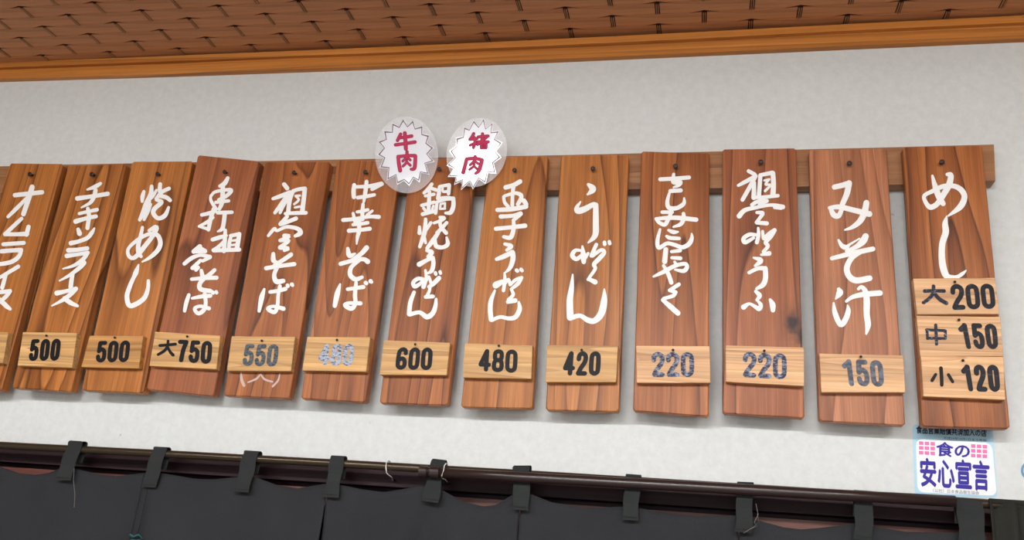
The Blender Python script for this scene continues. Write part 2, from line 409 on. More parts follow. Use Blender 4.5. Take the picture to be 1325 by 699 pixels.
T[2] = {'C3': "490,52,24 440,82,34 370,108,14|280,188,38 420,168,32 555,146,36|445,115,34 430,175,32 395,228,28 318,270,12|298,325,26 370,308,26 458,290,30|265,396,40 360,368,32 448,350,32|375,280,30 385,350,34 372,455,34|288,468,30 300,505,42|222,592,38 290,577,32 370,545,34 410,500,32 434,458,14",
 'C4': "270,133,40 350,128,34 440,115,34|255,183,38 350,170,30 445,155,32|440,160,34 400,215,34 320,270,26 220,300,10|412,245,38 370,290,36 280,358,26 190,408,12|310,340,30 298,400,36 290,465,38|165,520,42 240,505,32 338,480,34|338,484,30 290,530,36 220,582,30 120,635,10|235,568,38 290,608,38 352,636,22"}
T[3] = {'C5': "288,125,24 276,170,34 272,215,22|358,78,28 350,150,38 310,235,40 290,300,44 250,382,26|402,112,18 370,165,26 340,200,20|340,215,26 300,290,36|350,240,20 325,300,32 290,380,22|435,58,30 432,110,34 445,165,34|515,98,30 450,130,30 400,190,28|430,165,30 490,178,34 525,205,30|400,200,26 448,222,34 385,280,36 375,325,36 420,368,34 480,340,36 512,270,22|275,450,24 258,530,32 238,610,36 240,680,38 262,712,28|335,478,24 400,450,44 365,530,36 300,615,38 240,690,38 190,728,32 150,704,30 150,640,26 230,565,30 330,512,30 410,520,36 438,590,38 415,655,38 350,718,30 275,762,10",
 'C6': "345,262,10 322,330,40 300,380,32 265,460,36 240,550,38 262,632,40 330,616,40 400,560,38 430,480,32 434,410,26"}
T[4] = {'C7': "452,38,28 425,85,38 380,112,24|300,205,18 330,168,24 400,150,26 485,148,30 440,200,30 370,235,24|300,195,20 300,240,24 345,318,30|345,258,26 400,250,28 460,245,26|408,110,34 402,250,38 375,320,26|218,372,28 290,355,32 340,335,28|325,320,34 300,400,34 278,505,30|190,475,16 260,440,28 320,395,22|192,476,18 270,498,26|360,352,28 420,350,30 490,348,28|425,362,34 415,450,34 400,500,32 362,522,12|315,595,32 380,575,34 440,558,22|430,510,26 425,600,34 418,700,34|415,610,20 370,660,30 320,690,26|480,570,26 468,620,30 462,680,28|478,560,28 555,545,30|556,545,34 545,620,36 535,680,38|495,605,16 532,600,18|488,645,16 528,640,18|325,695,30 440,690,32 555,686,34",
 'C8': "305,48,36 250,95,38|300,60,34 350,92,38|250,100,22 345,95,26|165,205,30 230,155,34 310,128,26 395,145,36|395,148,30 330,180,26|310,175,26 280,205,30 235,245,28|240,248,26 295,235,22 270,262,28|318,268,28 330,325,38|438,262,30 370,320,34 300,345,24|230,345,26 350,335,32 455,332,34|350,335,30 305,385,36 312,435,38 400,452,34|420,462,30 424,470,28|452,460,28 456,468,28|205,488,28 182,560,34 167,632,26|235,518,20 320,502,32 400,495,32|348,478,32 358,560,30 340,625,34 290,655,32 258,612,28 310,590,26 388,610,32"}
T[5] = {'C9': "298,60,34 325,95,36|198,190,26 270,165,34 352,130,28|348,130,28 285,225,38 215,318,26|350,165,24 300,235,30 262,318,22|380,120,30 350,200,34 335,315,36|380,120,28 430,105,30 480,98,30|485,100,36 475,200,36 462,310,38|400,165,16 440,162,18|400,165,16 430,200,18 390,240,18|395,270,16 438,262,18|310,325,26 400,320,30 495,318,30|325,352,30 265,420,34|270,420,32 340,395,32 405,370,34|155,525,22 210,462,28 235,480,22 320,445,28 420,462,34 445,500,42 400,528,26|300,525,34 345,530,28 262,568,28|262,570,24 340,568,30 265,628,32|262,632,36 335,640,30 300,660,22",
 'C10': "340,95,30 342,155,40 375,165,14|500,102,36 430,150,34 350,200,30|275,225,34 400,205,32 530,188,34|378,210,34 348,285,34 368,345,42 430,340,36|468,380,30 472,388,28|508,372,34 514,380,26|258,415,18 235,490,42 212,612,26|312,440,30 380,430,30 450,412,34|400,388,30 385,470,28 378,560,30 352,622,34 292,592,32 340,570,24 432,592,36"}
T[5]['Q6'] = None
T[6] = {'C11': "268,102,32 262,160,36 265,210,34|285,118,26 400,112,30 515,90,36|520,92,30 430,140,28|380,70,30 370,160,34 355,252,20|300,215,30 370,205,30 450,190,26|348,275,26 342,345,32 340,400,26|295,345,24 340,338,26 390,326,26|168,418,32 260,410,30 400,388,28 490,390,34|258,358,22 278,440,30|432,335,20 385,372,22|258,460,26 330,452,28 390,443,28|300,430,16 350,415,16|220,515,34 320,508,30 408,497,34|312,405,30 312,510,34 298,570,28 290,635,10",
 'C12': "280,82,26 295,145,42 345,128,14|450,75,42 400,130,36 320,185,30|215,220,34 330,190,34 420,178,34 460,200,42|382,190,28 312,250,34 302,320,38 350,360,38 408,342,28|442,392,34 448,398,30|486,378,36 494,384,28|210,405,14 185,490,44 162,600,34|278,450,28 350,440,30 420,430,34|355,392,28 345,500,34 348,580,32 312,625,38 255,595,34 290,576,28 395,578,34"}
T[7] = {'C13': "270,58,28 240,100,32 200,138,24|262,95,26 312,112,28|212,165,22 290,150,26|180,250,26 240,235,26 292,222,26|250,125,26 245,220,32 240,310,28|188,330,32 240,318,28 298,302,28|196,275,22 215,300,22|285,255,18 272,295,20|340,82,24 335,140,32 325,188,28|345,78,22 428,65,28|428,68,30 422,145,28|370,75,12 372,125,20 425,120,20|350,185,24 400,178,22 450,185,26|318,220,24 305,320,28|318,220,22 400,195,26 465,188,32|465,190,32 465,260,36 440,315,36 395,320,20|350,240,16 345,280,16|350,238,16 390,230,16|390,232,16 388,278,16|345,282,16 390,280,16|160,445,22 160,500,34|215,375,26 208,480,38 185,560,34 162,625,26|262,408,26 222,470,24|205,540,22 215,590,20|345,358,24 385,365,26 345,400,22|292,410,22 350,390,24|345,385,24 352,440,30 400,500,32|405,408,28 320,500,32|328,500,30 280,570,38 228,638,28|300,555,24 310,618,36 370,630,32 415,600,34 405,542,18",
 'C14': "330,30,24 375,45,38 345,85,32|262,155,42 330,118,32 380,95,32|385,95,32 390,150,34 375,212,34 340,235,16|310,290,22 250,285,32 208,320,32 222,355,34 270,330,28 300,288,16|318,210,20 325,280,26 300,358,36|330,300,18 348,265,20 368,325,24|440,280,38 390,330,36 350,358,28|408,232,28 412,245,26|450,222,26 454,236,24|360,360,22 352,400,24 330,442,24|320,450,30 385,445,32|215,408,28 182,500,36 170,605,36|178,608,34 265,590,32 330,630,42 382,600,40 408,535,34 415,470,20"}
T[8] = {'C15': "240,88,38 310,68,36 370,35,38|310,80,34 302,160,28 300,250,30|222,172,24 230,222,26 262,262,28|232,165,24 320,140,28 375,155,34 378,190,34 350,240,32|165,292,34 290,285,38 425,262,36|405,208,38 425,240,36|195,352,34 300,345,30 375,325,36|378,328,30 310,385,28|310,385,26 312,460,34 285,540,38 222,535,26|152,462,34 280,450,32 415,435,38|232,600,24 290,620,36 250,655,24",
 'C16': "228,108,28 290,85,40 370,45,38|375,50,38 375,110,42 350,185,34 308,228,12|300,235,16 302,300,28 290,392,28|278,305,22 215,333,34 222,358,28 285,318,18|308,330,16 335,290,24 350,340,24|350,340,24 400,295,26 455,275,26|456,276,24 420,330,32 360,378,22|408,208,30 416,216,28|448,200,28 458,212,28|362,385,22 378,430,28 335,475,26|330,495,32 395,482,38|212,392,16 178,480,36 170,560,40 178,655,38|185,660,30 260,632,28 340,645,32 400,630,38 436,560,38 428,498,18"}
T[9] = {'C17': "290,62,26 325,95,56 322,118,48 282,152,14|218,218,10 185,270,34 195,300,52 255,285,50 330,245,40 352,250,46|355,248,44 356,400,50 350,520,48 288,588,12|434,585,28 436,602,30|478,578,26 482,596,28",
 'C18': "270,-42,16 278,40,46 282,98,36|255,-5,20 205,-5,30 178,40,38 216,72,34 262,40,28|290,60,40 322,20,20|395,-58,30 350,42,30|360,42,32 440,-10,28 466,15,34 420,70,38 375,120,34 386,160,28 340,230,24 322,258,24|338,258,30 385,280,42|182,212,10 172,330,40 156,450,54 160,600,58|180,600,42 250,585,34 320,625,44 380,630,48 440,565,58 466,450,52 468,345,10"}
T[10] = {'C19': "170,85,32 300,78,32 430,68,32|292,38,24 288,110,34 350,108,38 335,138,30 290,158,12|262,190,32 355,185,34|252,210,20 234,290,32 250,342,36 320,345,34 382,305,32 386,255,12|188,382,28 278,382,28|272,382,26 240,450,34 210,495,32 160,475,30 132,442,24|135,442,26 300,432,36 495,450,36|380,395,28 382,440,34 355,490,32 290,515,16|245,545,20 290,562,34 330,560,14|228,600,22 260,615,32 340,620,28|168,538,18 145,640,32 158,705,32 230,665,30 300,678,32 370,700,34 430,670,38 455,620,32 455,578,12",
 'C20': "220,55,38 210,165,42|272,75,24 350,65,30|275,130,24 352,135,32|110,300,16 200,258,34 300,205,32 390,185,30 412,215,34 380,250,34 305,238,16|200,202,24 242,275,34 270,355,34|300,168,20 312,188,22|338,372,32 255,425,28|255,425,28 310,442,30|308,445,30 285,475,30 200,500,26|192,512,28 260,570,42 330,632,42"}
T[11] = {'C21': "235,45,30 290,75,30|142,175,22 200,145,32 300,90,32|300,90,30 245,190,34 180,305,32|285,150,30 282,285,40|342,82,32 335,180,34 328,280,34|350,80,30 450,60,34|455,65,38 460,160,40 455,260,44|378,130,16 422,120,18|420,122,16 388,165,18 432,172,18 385,225,20|275,285,26 380,280,28 500,268,28|265,350,28 320,320,32 400,315,32|400,318,28 330,350,22|150,452,42 200,400,36 300,375,30 440,352,26 545,370,38|470,375,24 530,382,24|310,420,24 362,425,32 340,465,28 305,510,26|310,512,30 400,518,34|300,622,26 240,620,32 190,655,34 205,690,34 280,650,24|322,560,18 325,620,30 310,690,32|362,590,22 368,650,26|372,655,30 420,610,28 470,580,34|470,582,32 435,635,38 390,690,34 410,724,30 370,774,28|350,802,18 420,790,40",
 'C22': "280,165,14 345,190,44 295,238,20|240,300,28 320,262,32 385,262,38|386,262,40 388,350,42 365,410,42 308,445,22|300,470,26 335,508,38 308,548,20|315,552,16 345,590,32 330,628,38 290,605,28 240,582,22 190,612,44|430,545,22 452,590,48 455,640,36"}
T[12] = {'C23': "172,120,42 240,105,44 305,85,44|305,85,50 285,180,48 242,280,42|130,308,30 220,300,42 350,330,44 488,364,50|138,312,32 165,370,46 210,380,42 240,318,34|462,262,48 448,335,54 410,420,50 340,480,34 268,508,12|210,600,16 240,650,36 280,665,42 310,640,18 400,585,8|455,565,52 430,610,58 370,660,38 280,700,22|150,765,32 330,720,42 520,680,40|420,700,36 330,760,44 285,850,48 305,925,50 370,965,52 490,945,48",
 'C24': "142,275,30 150,308,58 115,362,12|96,400,14 108,490,42 158,595,44 205,545,46 228,470,40 222,420,10|210,385,20 270,345,34 370,322,44 515,310,46|320,272,24 350,255,30 385,300,44 395,380,54 395,500,50 406,600,48 390,680,14"}
T[13] = {'C25': "185,88,18 215,200,48 250,290,50 282,340,42|320,75,28 352,85,46 335,170,52 290,250,48 230,340,44 165,372,44 120,320,32 112,268,30 180,230,34 280,185,38 380,182,40 448,220,46 474,285,48 435,370,50 330,450,12|315,455,10 300,520,46 305,600,54 275,700,52 270,824,54 285,930,58 320,1000,50 400,1005,30 455,975,28 488,945,8"}
PAREN = "808,418,16 812,470,24 832,522,26|975,425,10 940,465,18 868,496,12|975,425,10 1010,470,18 1078,492,14|1140,420,8 1125,480,16 1078,532,16"

# corners TL TR BR BL of the front face; nail; plates: (crop, corners, numeral text, crop, quad, material, nail, wood)
q = lambda *a: a
BOARDS = [
 (1, q((13,211),(81,212),(1,506),(-74,502)), (42.5,226.5), OR, [(q('N',(-62,427),(10.4,430),(3.5,470),(-70,468)), None, None, None, None, None, PL)], 5, 0.7),
 (2, q((88,214),(163,212),(91,507),(15,502)), (122.5,226.6), OR, [(q('R2',(20,497),(168,500),(155,595),(5,590)), '500', 'R2', ((42,517),(126,515),(119,576),(35,577)), M_BLACK, (61.5,434.4), PL)], 4, 0.6),
 (3, q((171,209),(249,208.5),(185,509),(105,505)), (207,226), OR, [(q('R2',(203,507),(350,508),(338,597),(180,593)), '500', 'R2', ((225,522),(316,520),(309,580),(219,581)), M_BLACK, (150,437), PD)], 6, 0.8),
 (4, q((256,200.5),(336,208.5),(276,513),(189,504)), (293.6,223.5), RD, [(q('Q6',(70,62),(630,95),(595,385),(20,355)), '750', 'Q6', ((268,130),(565,143),(548,340),(250,322)), M_BLACK, (243.6,435.5), PL)], 3, 0.5),
 (5, q((343,209.5),(427,209),(374.5,516),(289,512)), (383,224.5), BR, [(q('Q6',(725,100),(1270,105),(1235,400),(685,398)), '550', 'Q6', ((838,168),(1135,170),(1112,362),(815,355)), M_GREY, (340,441), PL)], 7, 0.7),
 (6, q((436,207),(519,208),(473,521),(389,516)), (475,224), BR, [(q('Q7',(50,105),(590,108),(555,405),(5,395)), '480', 'Q7', ((162,165),(458,165),(438,355),(140,350)), M_SILVER, (437,440), PL)], 7, 0.5),
 (7, q((532,206),(616,206),(579.5,524.6),(491,522)), (570,220), BR, [(q('Q7',(705,135),(1275,155),(1245,435),(670,430)), '600', 'Q7', ((825,195),(1128,197),(1115,392),(800,388)), M_BLACK, (538,445.7), PL)], 5, 0.8),
 (8, q((633,203),(709,201.5),(689,529),(596,527)), (667,221.5), OR, [(q('R5',(22,500),(195,507),(192,592),(17,588)), '480', 'R5', ((60,515),(158,517),(155,577),(56,572)), M_BLACK, (646,447.5), PL)], 5, 1.0),
 (9, q((726,201),(813.5,200),(801,533),(706,531)), (768,219.5), OR, [(q('R5',(232,505),(413,507),(408,600),(228,600)), '420', 'R5', ((276,521),(370,521),(367,584),(271,583)), M_BLACK, (753,453), PL)], 5, 0.9),
 (10, q((830,195.5),(918,198),(917,539),(819,532)), (874,216.3), BR, [(q('Q8',(122,92),(628,95),(632,348),(127,347)), '220', 'Q8', ((225,135),(520,137),(520,308),(230,308)), M_NAVY, (871,453), PP)], 6, 0.8),
 (11, q((935,193),(1030,191.5),(1041,541.5),(935,535)), (984,211), RD, [(q('Q8',(735,90),(1275,105),(1275,370),(738,340)), '220', 'Q8', ((855,133),(1155,148),(1155,325),(852,308)), M_NAVY, (988.7,454), PP)], 4, 0.8),
 (12, q((1046.5,194),(1147,192),(1171.6,551),(1060,545)), (1098,212.6), PK, [(q('R7',(37,510),(237,515),(242,603),(42,603)), '150', 'R7', ((86,523),(187,527),(192,590),(95,588)), M_DULL, (1113.4,461.7), PP)], 6, 0.5),
 (13, q((1168,190),(1271,188),(1307,555),(1193,552)), (1217,211), BR, [
   (q('R7',(260,332),(455,330),(466,417),(270,418)), '200', 'R7', ((347,345),(451,344),(458,404),(353,407)), M_SCUFF, (1234.7,365), PP),
   (q('R7',(268,420),(468,423),(475,517),(277,517)), '150', 'R7', ((362,437),(458,440),(464,500),(376,500)), M_SCUFF, (1240,414), PP),
   (q('Q3',(80,215),(830,222),(845,612),(105,580)), '120', 'Q3', ((425,290),(782,295),(802,542),(470,535)), M_SCUFF, (1245,466.5), PP)], 5, 1.0),
]
LBL = {
 1: 'wooden menu board lettered for omelette rice, cut by the left edge of the photo',
 2: 'wooden menu board with white katakana lettering for chicken rice and price 500',
 3: 'wooden menu board lettered for fried rice, price 500 on a darker ribbed plate',
 4: 'reddish wooden menu board with crooked top, price plate reading 大750',
 5: 'brown wooden menu board priced 550, faded mark peeking out below its plate',
 6: 'brown wooden menu board with flaking silver-blue price 480, round card at its top right',
 7: 'brown wooden menu board priced 600, hanging under the two round cards',
 8: 'orange-brown wooden menu board with solid black price 480',
 9: 'orange-brown wooden menu board with black price 420',
 10: 'wooden menu board priced 220 with long flowing kana lettering, without a knot',
 11: 'reddish wooden menu board priced 220 with a dark knot above its plate',
 12: 'pinkish wooden menu board with slate-coloured price 150 on one plate',
 13: 'rightmost wooden menu board with three stacked price plates 200, 150 and 120',
}
def nail(parent, x, y, yp, r, ln, tilt=0.25):
    p = U(x, y, yp); mb = MB()
    d = Vector((0, -1, -tilt)).normalized()
    mb.tube([p + Vector((0, 0.004, 0)), p + d*ln], r*0.5, 8)
    mb.tube([p + d*ln, p + d*(ln+0.0012), p + d*(ln+0.002)], [r, r, r*0.6], 10)
    return mb.build('nail', M_NAIL, parent)
for bi, corners, nl, tone, plates, rk, streak in BOARDS:
    thick = 0.020 + (0.004 if bi in (1, 2, 3, 4) else 0)
    fr = [U(x, y, FY) for x, y in corners]
    ctr = sum(fr, Vector())/4; top = (fr[0]+fr[1])/2; bot = (fr[2]+fr[3])/2
    ang = math.atan2(top.x-bot.x, top.z-bot.z)
    t = tag(empty('menu_board', ctr, (0, ang, 0)), LBL[bi], 'menu board', 'wooden menu boards hanging in a row')
    knot = None
    inv = mw(t).inverted()
    if bi == 11:
        kp = inv @ U(1026, 418, FY); kp2 = inv @ U(1034, 436, FY)
        knot = [(kp.x, kp.z, 0.0145), (kp2.x+0.004, kp2.z, 0.011)]
    bm_ = wood('board_cedar_%d' % bi, *tone, bi*1.9+1, 'z', rk, 0.36, min(1, streak*1.6), 1.0, knot, spec=0.3)
    plank(fr, FY+thick, 0.0018, 14, 0.0003, bi).build('board_panel', bm_, t)
    nail(t, *nl, FY, 0.0052 if bi > 2 else 0.006, 0.010)
    # lettering
    mb = MB()
    for ck, txt in T[bi].items():
        if not txt: continue
        for st in parse(txt):
            dz[0] = (dz[0]+1) % 7
            yy = FY - 0.0006 - 0.00025*dz[0]
            brush(mb, [(a, b_, c_+5) for a, b_, c_ in st], lambda u, v, ck=ck, yy=yy: W(ck, u, v, yy), sub=6)
    mb.build('lettering', M_PAINT, t)
    if bi == 5:
        mb = MB()
        for st in parse(PAREN): brush(mb, st, lambda u, v: W('Q6', u, v, FY-0.0005), sub=6)
        o = mb.build('faded_lettering', M_PAINT_WORN, t); o['label'] = 'faded whitish mark painted below the price plate'
    for j, (pc, num, nk, nq, nm, pn, ptone) in enumerate(plates):
        ck, *cs = pc
        pf = [W(ck, u, v, PY) for u, v in cs]
        pm = wood('plate_wood_%d_%d' % (bi, j), *ptone, bi*2.3+j*7+4, 'x', 4+bi % 3, 0.45, 0.6, 0.6, stretch=0.05, scale=22)
        pl = plank(pf, FY-0.0001, 0.0008, 4, 0.0002, bi+j, 0.001).build('price_plate', pm, t)
        if num:
            mb = MB(); numerals(mb, num, nk, nq, PY-0.0005)
            mb.build('numerals', nm, pl)
        kj = None
        if bi == 4: kj = ('Q6', "112,180,26 180,175,24 245,168,26|182,142,24 176,190,26 150,225,26 97,258,24|180,195,22 200,235,26 225,262,28", M_BLACK)
        if bi == 13 and j == 0: kj = ('C26', "115,606,34 200,604,30 290,606,34|195,562,34 192,620,34 160,670,34 105,712,34|205,630,34 250,680,36 312,716,36", M_SCUFF2)
        if bi == 13 and j == 1: kj = ('R7', "292,454,7 337,456,7|293,454,7 295,475,7|337,456,7 337,475,7|294,474,7 337,475,7|314,443,8 316,488,8", M_SCUFF2)
        if bi == 13 and j == 2: kj = ('Q3', "262,325,34 268,400,34 270,478,32|215,382,28 182,436,32|330,385,30 368,448,30", M_BLACK)
        if kj:
            mb = MB()
            for st in parse(kj[1]):
                dz[0] = (dz[0]+1) % 5
                brush(mb, st, lambda u, v, yy=PY-0.0005-0.0001*dz[0]: W(kj[0], u, v, yy), sub=5)
            mb.build('size_character', kj[2], pl)
        if pn: nail(pl, *pn, PY, 0.0026, 0.004)

# ------------------------------------------------------------------ the two round laminated cards
plast = mat('clear_laminate', (0.93, 0.94, 1.0), 0.28); b = plast.node_tree.nodes['Principled BSDF']
b.inputs['Alpha'].default_value = 0.2; b.inputs['Coat Weight'].default_value = 0.3; b.inputs['Coat Roughness'].default_value = 0.3
card_m = mat('white_card', (0.84, 0.84, 0.92), 0.30); b = card_m.node_tree.nodes['Principled BSDF']; b.inputs['Coat Weight'].default_value = 1.0; b.inputs['Coat Roughness'].default_value = 0.06
line_m = mat('dark_red_ink', (0.10, 0.012, 0.035), 0.3)
pink_m = mat('pink_red_ink', (0.60, 0.03, 0.11), 0.5, 0, 0.2)
pink_edge = mat('deep_red_ink', (0.30, 0.012, 0.05), 0.5, 0, 0.2)
S1T = [(290,35),(380,45),(465,95),(525,180),(562,290),(565,410),(520,525),(435,590),(345,622),(240,612),(150,575),(85,465),(65,350),(70,235),(120,140),(195,70)]
S1V = [(330,95),(400,115),(462,165),(500,245),(508,345),(490,430),(450,510),(385,558),(300,580),(225,535),(160,470),(120,380),(118,290),(135,210),(190,145),(255,100)]
S2T = [(300,45),(390,30),(470,65),(525,140),(550,245),(540,375),(495,515),(405,605),(295,655),(190,660),(130,615),(75,545),(65,445),(90,320),(145,205),(215,105)]
S2V = [(345,100),(410,115),(458,150),(490,210),(495,320),(475,425),(425,510),(345,565),(265,590),(200,580),(148,545),(125,475),(130,380),(150,270),(205,190),(260,125)]
GYU = "268,165,26 240,222,26|255,198,24 310,192,26 368,183,28|222,262,26 310,250,26 398,237,28|306,155,30 312,230,32 316,298,32"
NIKU = "246,368,28 252,430,30 264,495,32|250,368,26 330,360,26 400,360,28|402,362,28 400,420,30 392,475,30 362,482,20|326,325,26 322,372,24 288,410,20|325,372,20 356,400,20|324,400,18 318,425,20 290,455,20|326,418,18 356,448,20"
INO = "300,160,24 285,190,24 265,212,20|265,214,22 330,205,22|305,195,24 312,240,26 298,288,24|300,250,20 265,268,18|380,162,24 375,222,26|340,190,22 430,182,24|335,236,24 432,236,24|425,185,22 390,215,22 335,262,22|365,255,20 366,292,20|365,255,20 415,253,20|415,253,20 414,292,20|366,292,20 414,292,20|368,273,14 412,273,14"
NIK2 = "236,392,26 222,450,28 205,512,32|238,390,26 310,385,26 375,398,28|375,400,28 360,460,32 345,500,30 318,520,22|314,366,24 306,408,24 268,445,18|308,408,18 340,432,20|306,436,16 296,460,18 262,486,18|302,455,16 330,480,18"
LAMPP = Vector((-0.3, -2.9, ZC-0.05))     # the ceiling light each card mirrors towards the viewer
def card(ck, tips, vals, disc, strokes, yp, glint, label):
    pivot = W(ck, *disc[:2], yp)
    t = tag(empty('round_card', pivot), label, 'card', 'round laminated cards above the boards')
    g = W(ck, *glint, yp)
    nrm = ((CAM-g).normalized() + (LAMPP-g).normalized()).normalized()
    if abs(nrm.x) > 0.12: nrm.x = math.copysign(0.12, nrm.x); nrm.normalize()
    def P(u, v, off=0.0):
        x, y = px(ck, u, v); d = _f*FOC + RT*(x-662.5) - UP*(y-349.5)
        return CAM + d*((pivot + nrm*off - CAM).dot(nrm)/d.dot(nrm))
    cx, cy, rx, ry, rot = disc
    ring = []
    for k in range(56):
        a = 2*math.pi*k/56; ex, ey = rx*math.cos(a), ry*math.sin(a)
        ring.append((cx+ex*math.cos(rot)-ey*math.sin(rot), cy+ex*math.sin(rot)+ey*math.cos(rot)))
    n = len(ring); mb = MB()
    mb.add([P(*p) for p in ring]+[P(*p, -0.0006) for p in ring], [tuple(range(n)), tuple(range(n, 2*n))[::-1]]+[(k, (k+1) % n, n+(k+1) % n, n+k) for k in range(n)])
    mb.build('laminate', plast, t)
    pts = [p for ab in zip(tips, vals) for p in ab]; n = len(pts)
    ccx = sum(p[0] for p in pts)/n; ccy = sum(p[1] for p in pts)/n
    def grow(p, g, tip):
        dx, dy = p[0]-ccx, p[1]-ccy; l = math.hypot(dx, dy); g = g*(1.8 if tip else 1.0); return (p[0]+dx/l*g, p[1]+dy/l*g)
    big = [grow(p, 7, i % 2 == 0) for i, p in enumerate(pts)]
    mb = MB(); vs = [P(ccx, ccy, 0.0007)] + [P(*p, 0.0007) for p in big]
    mb.add(vs, [(0, 1+k, 1+(k+1) % n) for k in range(n)])
    mb.build('starburst', card_m, t)
    inn = [grow(p, -9, i % 2 == 0) for i, p in enumerate(pts)]; mb = MB()
    mb.add([P(*p, 0.0010) for p in pts]+[P(*p, 0.0010) for p in inn], [(k, (k+1) % n, n+(k+1) % n, n+k) for k in range(n)])
    mb.build('outline', line_m, t)
    for nm, mm, grow_w, off in (('lettering_edge', pink_edge, 5, 0.0012), ('lettering', pink_m, -7, 0.0020)):
        mb = MB()
        for i, st in enumerate(s for x in strokes for s in parse(x)):
            brush(mb, [(a, b_, c_+grow_w) for a, b_, c_ in st], lambda u, v, o_=off+0.00008*(i % 7): P(u, v, o_), sub=5)
        mb.build(nm, mm, t)
    return t
card('S1', S1T, S1V, (322,352,286,348,-0.05), (GYU, NIKU), -0.083, (322, 660), 'round clear card with white starburst reading 牛肉, the left of the two')
card('S2', S2T, S2V, (328,330,268,318,0.35), (INO, NIK2), -0.087, (300, 320), 'round clear card with white starburst reading 猪肉, glaring, the right of the two')

# ------------------------------------------------------------------ sticker on the wall
blue = mat('light_blue_print', (0.42, 0.68, 0.84), 0.35); white = mat('white_print', (0.92, 0.93, 0.96), 0.35)
navy = mat('blue_violet_print', (0.045, 0.03, 0.36), 0.5, 0, 0.2); ink = mat('black_print', (0.015, 0.02, 0.04), 0.35)
pinkp = mat('pink_print', (0.83, 0.13, 0.42), 0.35); greyp = mat('grey_print', (0.30, 0.31, 0.36), 0.4)
def flatpoly(mb, ck, pts, y0, y1):
    n = len(pts); mb.add([W(ck, *p, y0) for p in pts]+[W(ck, *p, y1) for p in pts], [tuple(range(n)), tuple(range(n, 2*n))[::-1]]+[(k, (k+1) % n, n+(k+1) % n, n+k) for k in range(n)])
def rounded(qd, r, seg=5):
    out = []
    for i in range(4):
        p, a, b = Vector(qd[i]), Vector(qd[i-1]), Vector(qd[(i+1) % 4])
        da = (a-p).normalized()*r; db = (b-p).normalized()*r
        for k in range(seg+1):
            t = k/seg; out.append(tuple((p+da)*(1-t)**2 + p*2*t*(1-t) + (p+db)*t*t))
    return out
def glyphs(text, ck, quad, yp, m, parent, name, bold=0.0):
    cu = bpy.data.curves.new('tmp', 'FONT'); cu.body = text;  cu.resolution_u = 3
    to = bpy.data.objects.new('tmp', cu); COL.objects.link(to)
    dg = bpy.context.evaluated_depsgraph_get(); ev = to.evaluated_get(dg); me = ev.to_mesh()
    vs = [v.co.copy() for v in me.vertices]; fs = [tuple(p.vertices) for p in me.polygons]; ev.to_mesh_clear()
    bpy.data.objects.remove(to); bpy.data.curves.remove(cu)
    x0, x1 = min(v.x for v in vs), max(v.x for v in vs); y0, y1 = min(v.y for v in vs), max(v.y for v in vs)
    mb = MB(); a, b, c_, d = quad
    sh = [(0, 0)] if not bold else [(-bold, 0), (bold, 0), (0, -bold), (0, bold)]
    for j, (sx, sy) in enumerate(sh):
        out = []
        for v in vs:
            u = (v.x+sx-x0)/(x1-x0); w_ = 1-(v.y+sy-y0)/(y1-y0)
            out.append(W(ck, (a[0]*(1-u)+b[0]*u)*(1-w_)+(d[0]*(1-u)+c_[0]*u)*w_, (a[1]*(1-u)+b[1]*u)*(1-w_)+(d[1]*(1-u)+c_[1]*u)*w_, yp-j*0.00015))
        mb.add(out, fs)
    return mb.build(name, m, parent)
st = tag(empty('safety_sticker', W('K7', 300, 445, 0)), 'light blue food safety sticker on the wall under the rightmost menu board', 'sticker')
mb = MB(); flatpoly(mb, 'K7', rounded(((48,20),(520,45),(548,452),(62,435)), 30), -0.0010, 0.0); mb.build('backing', blue, st)
mb = MB(); flatpoly(mb, 'K7', rounded(((68,104),(515,130),(545,440),(78,418)), 45), -0.0014, -0.0010); mb.build('white_field', white, st)
glyphs('食品営業賠償共済加入の店', 'K7', ((70,28),(484,52),(482,92),(72,72)), -0.0016, ink, st, 'heading', 0.03)
glyphs('平成29年10月1日まで有効', 'K7', ((230,92),(482,106),(482,121),(230,107)), -0.0016, ink, st, 'small_print')
glyphs('食の', 'K7', ((190,122),(384,136),(382,218),(190,204)), -0.0018, navy, st, 'title', 0.03)
glyphs('安心宣言', 'K7', ((92,218),(498,238),(500,408),(100,380)), -0.0018, navy, st, 'title', 0.032)
glyphs('（公社）日本食品衛生協会', 'K7', ((170,396),(440,412),(440,434),(170,418)), -0.0016, greyp, st, 'small_print', 0.01)
for (gx, gy) in ((86, 119), (392, 136)):
    for i in range(3):
        for j in range(3):
            x, y = gx+34*i, gy+28*j+2*i
            mb = MB(); flatpoly(mb, 'K7', [(x,y),(x+26,y+1),(x+27,y+22),(x+1,y+21)], -0.0017, -0.0014); mb.build('pink_square', pinkp, st)
# second sticker, only its left rim shows at the right edge
s2 = tag(empty('blue_sticker', U(1334, 608, 0)), 'round blue sticker cut by the right edge of the photo', 'sticker')
def disc(cx, cy, r, y0, y1):
    mb = MB(); flatpoly(mb, 'N', [(cx+r*math.cos(2*math.pi*k/40), cy+r*1.0*math.sin(2*math.pi*k/40)) for k in range(40)], y0, y1); return mb
disc(1334, 609, 13, -0.001, 0).build('rim', mat('mid_blue_print', (0.10, 0.28, 0.55), 0.4), s2)
disc(1334, 609, 10, -0.0014, -0.001).build('face', blue, s2)

